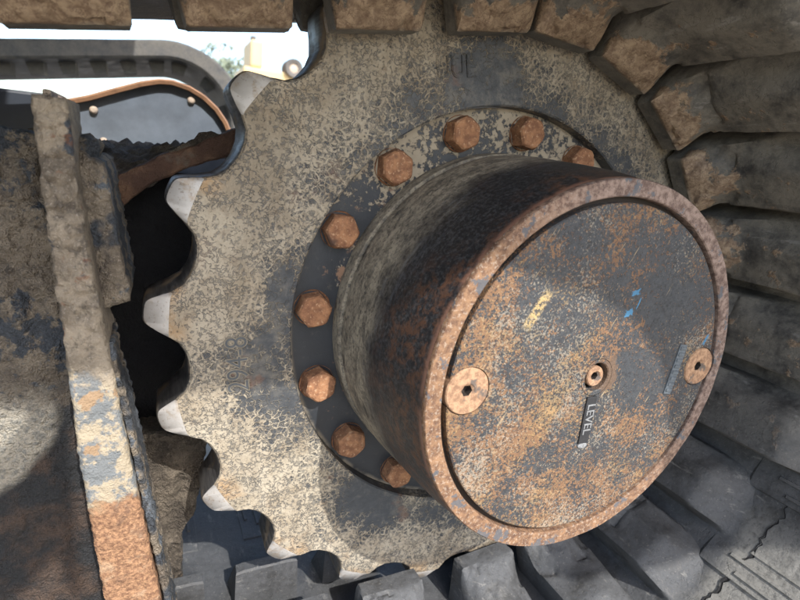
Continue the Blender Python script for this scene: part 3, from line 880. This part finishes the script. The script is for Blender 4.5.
def lug_mesh(seed, f0=0.128, f1=0.168):
    """guide lug with its wing: local x along the track, y across it, z inward from the carcass"""
    NU, NV = 44, 56
    V, F = [], []
    y0, y1 = -0.0175, -0.175
    vs_ = []
    for j in range(NV + 1):
        t = j / NV
        vs_.append(y0 + (y1 - y0) * (t ** 1.35))
    for j, y in enumerate(vs_):
        v = -y
        fade = 1 - smooth(f0, f1, v)
        for i in range(NU + 1):
            u = (i / NU * 2 - 1)
            x = 0.0362 * (abs(u) ** 0.8) * (1 if u > 0 else -1)
            q = (x, y, seed * 0.31)
            wob = fbm(q, 40, seed + 7) * 0.0006
            cm = 1 - smooth(0.0262, 0.0312, abs(x) + wob)
            pr = smooth(-0.0318, -0.0275, x + wob) * (1 - smooth(0.002, 0.0345, x))
            m_ = smooth(0.034, 0.115, v)
            px = cm + (pr - cm) * m_
            vend = 0.043 + 0.024 * max(0, 1 - (x / 0.0268) ** 2)
            extra = 0.0195 * (1 - smooth(0.031, vend, v)) * cm
            h = 0.0265 * px * fade + extra
            if j: h += fbm(q, 60, seed) * 0.0005 * min(1, h / 0.012)
            if j and 0.031 < v < 0.062 and cm > 0.6:      # chipped mud crust
                ch = fbm((x, y, seed), 75, seed * 3 + 1)
                h -= 0.0020 * smooth(0.05, 0.16, ch)
            if j == NV or i in (0, NU): h = -0.0012
            V.append((x, y, max(h, -0.0012)))
    w = NU + 1
    for j in range(NV):
        for i in range(NU):
            F.append((j * w + i, j * w + i + 1, (j + 1) * w + i + 1, (j + 1) * w + i))
    # wall towards the sprocket
    s = len(V)
    for i in range(w): V.append((V[i][0], y0 + 0.001, -0.002))
    for i in range(NU): F.append((i, s + i, s + i + 1, i + 1))
    me = bpy.data.meshes.new('guide_lug'); me.from_pydata(V, [], F); me.materials.append(M['lug'])
    bm = bmesh.new(); bm.from_mesh(me); bmesh.ops.recalc_face_normals(bm, faces=bm.faces)
    up = sum(f.normal.z for f in bm.faces)
    if up < 0: bmesh.ops.reverse_faces(bm, faces=bm.faces)
    for f in bm.faces: f.smooth = True
    for e in bm.edges:
        if len(e.link_faces) == 2 and e.link_faces[0].normal.dot(e.link_faces[1].normal) < math.cos(R(38)): e.smooth = False
    bm.to_mesh(me); bm.free()
    return me
LUGS = [lug_mesh(s) for s in (1, 2, 3)]
LOWL = [lug_mesh(s, 0.092, 0.128) for s in (1, 2, 3)]      # lower links: their wings run out sooner
def frame_at(x, z, a):
    inn = Vector((-math.cos(a), 0, -math.sin(a))); yy = Vector((0, 1, 0)); xx = yy.cross(inn)
    m_ = Matrix((xx, yy, inn)).transposed().to_4x4()
    m_.translation = Vector((x, 0, z)) + ZOFF
    return m_
PITCH = 0.0775
spots = []
a0 = 52.3
for i in range(-8, 3):
    a = R(a0 + i * 360 / 21)
    spots.append((rc_at(a) * math.cos(a), rc_at(a) * math.sin(a), a))
NARC = len(spots)
s_top = 0.012
for i in range(6):
    q = p_top + tl0 * (s_top + i * PITCH); spots.append((q.x, q.y, A_TOP))
for i in range(5): spots.append((-0.073 - i * PITCH, -RB, A_BOT))
# a lower second row of guide lugs stands behind the sprocket
def far_lug():
    V = []
    for y, hx, h in ((0.036, 0.027, -0.002), (0.0365, 0.0262, 0.034), (0.038, 0.0255, 0.0355), (0.047, 0.0250, 0.0355), (0.050, 0.0258, 0.032), (0.068, 0.029, -0.002)):
        for k in range(9):
            t = k / 8 * 2 - 1
            V.append((hx * t, y, h - (0.0012 * abs(t) ** 6 if h > 0 else 0)))
    F = [(j * 9 + i, j * 9 + i + 1, j * 9 + i + 10, j * 9 + i + 9) for j in range(5) for i in range(8)]
    F += [tuple(j * 9 for j in range(6)), tuple(j * 9 + 8 for j in range(6))]
    me = bpy.data.meshes.new('guide_lug'); me.from_pydata(V, [], F); me.materials.append(M['rubber'])
    bm = bmesh.new(); bm.from_mesh(me); bmesh.ops.recalc_face_normals(bm, faces=bm.faces); bm.to_mesh(me); bm.free()
    return me
FARL = far_lug()
for i, (x, z, a) in enumerate(spots):
    o = link('guide_lug', (LOWL if a < R(-22) else LUGS)[i % 3], trk)
    o.matrix_local = frame_at(x, z, a)
    o = link('guide_lug', FARL, trk)
    o.matrix_local = frame_at(x if a > -1.5 else x - 0.01, z, a)
# moulded rib sets on the shoulders of the belt
def rib_mesh():
    V, F = [], []
    for xo, L0, L1 in ((-0.011, -0.142, -0.20), (0.0, -0.132, -0.20), (0.011, -0.142, -0.20)):
        s = len(V)
        for y, zz in ((L0, -0.001), (L0 - 0.002, 0.0022), (L1, 0.0022), (L1 - 0.002, -0.001)):
            for d, hh in ((-0.0022, 0), (-0.0013, 1), (0.0013, 1), (0.0022, 0)):
                V.append((xo + d, y, zz if hh else -0.001))
        for j in range(3):
            for i in range(3):
                F.append((s + j * 4 + i, s + j * 4 + i + 1, s + j * 4 + i + 5, s + j * 4 + i + 4))
    # low pad that carries the ribs
    s = len(V)
    for y in (-0.112, -0.116, -0.204):
        for x, h in ((-0.0185, -0.0015), (-0.0172, 0.0009), (0.0172, 0.0009), (0.0185, -0.0015)):
            V.append((x, y, h if y != -0.112 else -0.0015))
    for j in range(2):
        for i in range(3): F.append((s + j * 4 + i, s + j * 4 + i + 1, s + j * 4 + i + 5, s + j * 4 + i + 4))
    me = bpy.data.meshes.new('rib_pad'); me.from_pydata(V, [], F); me.materials.append(M['rubber'])
    bm = bmesh.new(); bm.from_mesh(me); bmesh.ops.recalc_face_normals(bm, faces=bm.faces)
    for f in bm.faces:
        if f.normal.z < -1e-6: f.normal_flip()
    bm.to_mesh(me); bm.free()
    return me
RIB = rib_mesh()
for i, (x, z, a) in enumerate(spots):
    hp = R(360 / 42)
    if i < NARC: aa = a + hp * 0.9; X, Z = rc_at(aa) * math.cos(aa), rc_at(aa) * math.sin(aa)
    else: aa = a; X, Z = x, z
    if a < R(-22):
        o = link('rib_pad', RIB, trk); o.matrix_local = frame_at(X, Z, aa)
    o = link('rib_pad', RIB, trk)
    o.matrix_local = frame_at(X, Z, aa) @ Matrix.Rotation(PI, 4, 'Z')
# long cut in the shoulder, lower right
V, F = [], []
NC = 60
for i in range(NC + 1):
    t = i / NC
    a = R(-62 + 42 * t)
    y = -0.134 - 0.020 * t + 0.004 * fbm((t * 9, 0, 0), 1.0, 2) + 0.0025 * fbm((t * 40, 1, 0), 1.0, 2)
    wd = 0.0016 * (0.25 + abs(fbm((t * 14, 3, 0), 1.0, 5)) * 1.6) * (1 if t < 0.7 else 0.4)
    for s in (-1, 0, 1):
        r = rc_at(a) - (0.0012 if s else 0.0006)
        V.append((r * math.cos(a), y + s * wd, r * math.sin(a) - GZ))
for i in range(NC):
    for s in (0, 1): F.append((i * 3 + s, i * 3 + s + 1, i * 3 + s + 4, i * 3 + s + 3))
mk('cut', V, F, M['cut'], trk)

# ------------------------------------------------------------------ near track frame
frm = thing('track_frame', 'muddy steel track frame end with rusty upright edge left of the sprocket', 'frame')
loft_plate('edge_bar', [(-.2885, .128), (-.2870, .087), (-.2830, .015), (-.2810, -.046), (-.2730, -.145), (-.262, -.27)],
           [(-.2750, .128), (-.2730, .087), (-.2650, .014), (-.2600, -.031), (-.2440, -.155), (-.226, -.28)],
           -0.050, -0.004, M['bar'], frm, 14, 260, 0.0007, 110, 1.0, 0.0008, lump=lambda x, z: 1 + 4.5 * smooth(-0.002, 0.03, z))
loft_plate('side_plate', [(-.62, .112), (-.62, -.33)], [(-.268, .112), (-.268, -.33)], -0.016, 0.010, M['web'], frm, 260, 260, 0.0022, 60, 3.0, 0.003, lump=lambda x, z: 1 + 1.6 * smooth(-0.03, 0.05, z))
loft_plate('stop_block', [(-.2790, .108), (-.2760, .084), (-.2675, .0240)], [(-.2640, .100), (-.2590, .069), (-.2545, .0290)],
           -0.030, 0.055, M['stop'], frm, 24, 90, 0.0022, 120, 6.0, 0.0012)
loft_plate('weld_bead', [(-.2655, .010), (-.2600, -.031), (-.2500, -.105), (-.2430, -.155), (-.232, -.25)],
           [(-.2625, .010), (-.2560, -.031), (-.2455, -.105), (-.2385, -.155), (-.227, -.25)], -0.043, -0.01, M['stop'], frm, 6, 220, 0.0014, 200, 8.0, 0.0012)
loft_plate('arched_guard', [(-.110, .152), (-.150, .140), (-.190, .1250), (-.218, .112), (-.243, .100), (-.258, .090), (-.276, .085), (-.29, .07)],
           [(-.110, .134), (-.150, .124), (-.190, .1090), (-.222, .0955), (-.240, .0865), (-.252, .0770), (-.264, .0630), (-.267, .03)],
           0.060, 0.085, M['rust'], frm, 10, 90, 0.0012, 70, 12.0, 0.0012)
loft_plate('lower_plate', [(-.30, -.100), (-.29, -.17), (-.285, -.30)], [(-.2060, -.104), (-.2120, -.150), (-.2170, -.176), (-.2270, -.195), (-.2285, -.30)],
           0.055, 0.085, M['mud'], frm, 80, 150, 0.005, 55, 15.0, 0.002)
box('void_backing', -0.62, -0.10, 0.125, 0.14, -0.135, 0.089, M['dark'], frm)  # near-black sheet put where only the shaded void shows
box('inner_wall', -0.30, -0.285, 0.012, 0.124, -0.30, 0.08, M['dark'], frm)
# top shelf with its mud
def mud_sheet(name, x0, x1, y0, y1, zfun, nx, ny, amp, ns, seed, mat, parent, bottom):
    V, F = [], []
    for j in range(ny + 1):
        for i in range(nx + 1):
            x = x0 + (x1 - x0) * i / nx; y = y0 + (y1 - y0) * j / ny
            q = (x, y, 0)
            h = fbm(q, ns, seed) * amp + abs(fbm(q, ns * 2.7, seed + 3)) * amp * 0.8
            V.append((x, y, zfun(x, y) + h))
    w = nx + 1
    for j in range(ny):
        for i in range(nx): F.append((j * w + i, j * w + i + 1, (j + 1) * w + i + 1, (j + 1) * w + i))
    loop = list(range(w)) + [j * w + nx for j in range(1, ny + 1)] + [ny * w + i for i in range(nx - 1, -1, -1)] + [j * w for j in range(ny - 1, 0, -1)]
    s = len(V)
    for q in loop: V.append((V[q][0], V[q][1], V[q][2] - bottom))
    Ln = len(loop)
    for i in range(Ln): F.append((loop[i], s + i, s + (i + 1) % Ln, loop[(i + 1) % Ln]))
    F.append(tuple(range(s, s + Ln)))
    return mk(name, V, F, mat, parent, angle=60)
def shelf_z(x, y):
    t = max(0, min(1, (x + 0.29) / 0.18))
    front = lerp_poly([(-.29, .078), (-.258, .0885), (-.243, .0985), (-.218, .1105), (-.190, .1235), (-.150, .1385), (-.110, .150)], t)[1]
    back = 0.100 + 0.06 * (x + 0.30)
    k = min(1, max(0, (y - 0.062) / 0.12))
    return front * (1 - k) + back * k
mud_sheet('mud_ledge', -0.34, -0.10, 0.064, 0.33, shelf_z, 90, 90, 0.008, 26, 2.0, M['mud'], frm, 0.012)
def lump_z(x, y): return 0.104 + 0.010 * math.sin((x + 0.3) * 26)
mud_sheet('mud_heap', -0.62, -0.292, -0.010, 0.11, lump_z, 110, 40, 0.014, 30, 9.0, M['mud'], frm, 0.02)

# ------------------------------------------------------------------ far side of the undercarriage
gp = thing('guard_panel', 'glossy blue black guard panel with orange rusty top edge and pale bolts', 'panel')
top = [(-.3255, .134), (-.322, .1405), (-.300, .148), (-.273, .1595), (-.250, .1690), (-.232, .1745), (-.218, .1755), (-.200, .1715), (-.185, .1640), (-.172, .1530), (-.163, .141), (-.155, .125)]
bot = [(-.3265, .060), (-.320, .060), (-.300, .060), (-.273, .060), (-.250, .060), (-.232, .060), (-.218, .060), (-.200, .060), (-.185, .060), (-.172, .060), (-.163, .060), (-.155, .060)]
loft_plate('panel_sheet', top, bot, 0.352, 0.360, M['blueblack'], gp, 10, 60, 0.0012, 14, 1.0, 0.0002, 0.0004)
V, F = [], []
TP = [lerp_poly(top, i / 60) for i in range(61)]
for i, (x, z) in enumerate(TP):
    a = TP[max(0, i - 1)]; b = TP[min(60, i + 1)]
    tx, tz = b[0] - a[0], b[1] - a[1]; l = math.hypot(tx, tz); nx, nz = -tz / l, tx / l
    for h, y in ((-0.001, 0.342), (0.0025, 0.3405), (0.0045, 0.344), (0.0045, 0.400), (-0.001, 0.400)):
        V.append((x + nx * h + 0.0003 * fbm((x, y, z), 200), y, z + nz * h))
for i in range(60):
    for s in range(5): F.append((i * 5 + s, i * 5 + (s + 1) % 5, i * 5 + 5 + (s + 1) % 5, i * 5 + 5 + s))
mk('top_edge', V, F, M['orange'], gp)
loft_plate('side_edge', [(-.3290, .150), (-.3290, .06)], [(-.3225, .143), (-.3230, .06)], 0.336, 0.40, M['rust'], gp, 4, 30, 0.0005, 60, 4, 0.0006)
for (x, z) in ((-.297, .1380), (-.198, .1610), (-.289, .1060)):
    V, F = lathe([(0.0001, -0.0040), (0.0024, -0.0037), (0.0038, -0.0024), (0.0043, 0.0), (0.0043, 0.003)], 24, (x, 0.350, z))
    mk('bolt', V, F, M['pale'], gp)
cb = thing('cross_beam', 'dark blue black box beam behind the muddy frame top', 'beam')
box('beam_body', -0.95, -0.3285, 0.30, 0.40, 0.0905, 0.1465, M['navybeam'], cb, 0.003)
box('end_cap', -0.335, -0.3275, 0.296, 0.404, 0.085, 0.1505, M['mud'], cb, 0.002)

ft = thing('rubber_track', 'distant black rubber track loop behind the guard panel', 'track', loc=(-0.2, 0.8, GZ))
fp = []
fr = 0.118
fc = (-0.200, 0.155)
at = R(99.5)
for i in range(60):
    a = at + (R(-100) - at) * i / 59
    fp.append((fc[0] + fr * math.cos(a), fc[1] + fr * math.sin(a), math.cos(a), math.sin(a)))
p0 = fp[-1]
L_end = -1.6
ab = R(-100)
tdir = Vector((math.sin(ab), -math.cos(ab)))
for i in range(1, 30):
    s = i / 30 * 1.0
    fp.append((p0[0] + tdir.x * s, p0[1] + tdir.y * s * 0.2 - 0.30 * smooth(0, 0.4, s), math.cos(R(-95)), math.sin(R(-95))))
pl = fp[-1]
q0 = fp[0]; tl = Vector((-math.sin(at), math.cos(at)))
pt = (q0[0] + tl.x * 1.05, q0[1] + tl.y * 1.05)
for i in range(1, 16):
    t = i / 16
    fp.append((pl[0] + (pt[0] - pl[0]) * t - 0.12 * math.sin(PI * t), pl[1] + (pt[1] - pl[1]) * t, -1, 0))
for i in range(0, 40):
    s = 1.05 * (1 - i / 40)
    fp.append((q0[0] + tl.x * s, q0[1] + tl.y * s, math.cos(at), math.sin(at)))
fsec = [(0.0, 0.36), (0.0, 0.18), (0.0, 0.004), (0.004, 0.0), (0.027, 0.0), (0.031, 0.004), (0.031, 0.18), (0.031, 0.36)]
fsec = [(h - 0.012, y + 0.80) for h, y in fsec]
belt(fp, fsec, M['farrubber'], ft, 'carcass', Vector((-0.2, 0.8, GZ)), 0.0004)
# its guide lugs along the inside of the upper strand
V = []
for y in (0.05, 0.09):
    for x, zz in ((-0.014, 0.0), (-0.010, -0.022), (0.010, -0.022), (0.014, 0.0)): V.append((x, y, zz))
F = [(0, 1, 2, 3), (4, 5, 6, 7), (0, 1, 5, 4), (1, 2, 6, 5), (2, 3, 7, 6), (3, 0, 4, 7)]
lm = None
for i in range(14):
    if i < 5:
        a = at - R(34) * (5 - i) + R(17)
        px, pz = fc[0] + (fr - 0.011) * math.cos(a), fc[1] + (fr - 0.011) * math.sin(a)
    else:
        a = at; s = (i - 5) * 0.05 + 0.01
        px, pz = q0[0] + tl.x * s - 0.011 * math.cos(a), q0[1] + tl.y * s - 0.011 * math.sin(a)
    if lm is None:
        o = mk('guide_lug', V, F, M['farrubber'], ft, False); lm = o.data
    else: o = link('guide_lug', lm, ft)
    o.location = (px + 0.2, 0, pz - GZ); o.rotation_euler = (0, PI / 2 - a, 0)

# ------------------------------------------------------------------ beyond: a machine and a tree, out of focus
dm = thing('wheel_loader', 'blurred yellow machine far off in the gap above the teeth', 'loader', loc=(1.3, 8.0, GZ))
def lb(name, x0, x1, y0, y1, z0, z1, mat, bev=0.03): return box(name, x0, x1, y0, y1, z0, z1, mat, dm, bev)
lb('body', -0.35, 0.75, -0.4, 0.5, 1.02, 1.54, M['yellow'])
lb('chassis', -0.6, 0.9, -0.4, 0.5, 0.45, 1.0, M['yellow'])
cabp = lb('cab', -0.25, -0.08, -0.35, 0.35, 1.55, 1.90, M['yellow'])
lb('mast', -0.20, -0.13, -0.05, 0.05, 1.91, 2.00, M['tyre'], 0.01)
for (x, z) in ((0.33, 1.60), (-0.35, 0.28), (0.65, 0.28)):
    rr = 0.13 if z > 1 else 0.36
    V, F = lathe([(rr * 0.5, -0.48), (rr * 0.93, -0.5), (rr, -0.44), (rr, -0.24), (rr * 0.93, -0.2), (rr * 0.5, -0.2)], 32, (x, 0, z))
    w_ = mk('wheel', V, F, M['tyre'], dm)
    V, F = lathe([(0.001, -0.47), (rr * 0.5, -0.46)], 24, (x, 0, z)); mk('rim', V, F, M['pale'], w_)
tr = thing('yard_tree', 'hazy pale green tree far behind the track', 'tree', loc=(1.5, 15.0, GZ))
V, F = lathe([(0.16, 0), (0.10, 1), (0.05, 2.2)], 12)
V = [(v[0], v[2], v[1]) for v in V]
mk('trunk', V, F, M['bark'], tr)
V, F = [], []
rnd = random.Random(3)
for i in range(900):
    d = Vector((rnd.gauss(0, 1), rnd.gauss(0, 1), rnd.gauss(0, 1))).normalized() * (rnd.random() ** 0.4)
    c = Vector((d.x * 0.6, d.y * 0.6, 2.45 + d.z * 0.55)) 
    if fbm(c, 1.6, 4) < -0.15: continue
    a = Vector((rnd.uniform(-1, 1), rnd.uniform(-1, 1), rnd.uniform(-1, 1))).normalized(); b = a.orthogonal().normalized()
    s = 0.07; k = len(V)
    V += [tuple(c + a * s), tuple(c + b * s * .6), tuple(c - a * s), tuple(c - b * s * .6)]
    F.append((k, k + 1, k + 2, k + 3))
mk('crown', V, F, M['leaf'], tr, False)

# ------------------------------------------------------------------ unseen slab added overhead, outlined to shade the upper half
ZB = 0.55
def up(x, y, z): return (x + KX * (ZB - z), y + KY * (ZB - z))
edge = [(-0.283, -0.05, -0.002), (-0.264, -0.05, -0.002), (-0.115, -0.124, 0.073), (-0.088, -0.124, 0.072), (-0.05, -0.124, 0.060), (-0.011, -0.124, 0.050), (0.019, -0.124, 0.037), (0.057, -0.124, 0.003), (0.074, -0.124, -0.030), (0.082, -0.124, -0.050)]
outline = [up(*q) for q in edge]
outline += [(0.20, -0.872), (0.265, -0.878), (0.293, -0.873), (0.313, -0.882), (0.35, -0.97), (0.60, -1.05), (1.3, -1.05), (1.3, -0.26), (-0.30, -0.26), (-0.30, 0.45), (-0.22, 0.45), (-0.22, 1.3), (-1.5, 1.3), (-1.5, outline[0][1])]
V = [(x, y, ZB) for x, y in outline] + [(x, y, ZB + 0.07) for x, y in outline]
n = len(outline)
F = [tuple(range(n)), tuple(range(n, 2 * n))] + [(i, (i + 1) % n, n + (i + 1) % n, n + i) for i in range(n)]
mb = thing('shade_slab', 'unseen slab added above the track to cast the shade', 'shade_caster', loc=(0, 0, ZB))
o = mk('shade_slab_shell', [(v[0], v[1], v[2] - ZB) for v in V], F, M['casterpaint'], mb, False)
# added unseen bracket cut to throw the dark arc over the side plate
wp = [(-0.3033, -0.014), (-0.3050, -0.040), (-0.3075, -0.055), (-0.3108, -0.0673), (-0.3165, -0.077), (-0.3225, -0.0842), (-0.345, -0.092), (-0.40, -0.10), (-0.40, -0.163),
      (-0.3204, -0.1615), (-0.3001, -0.1384), (-0.2942, -0.1704), (-0.2885, -0.1704), (-0.2900, -0.014)]
bo = [up(x, -0.016, z) for x, z in wp]
n = len(bo)
V = [(x, y, 0.002) for x, y in bo] + [(x, y, 0.022) for x, y in bo]
F = [tuple(range(n)), tuple(range(n, 2 * n))] + [(i, (i + 1) % n, n + (i + 1) % n, n + i) for i in range(n)]
mk('shade_bracket', V, F, M['casterpaint'], mb, False)
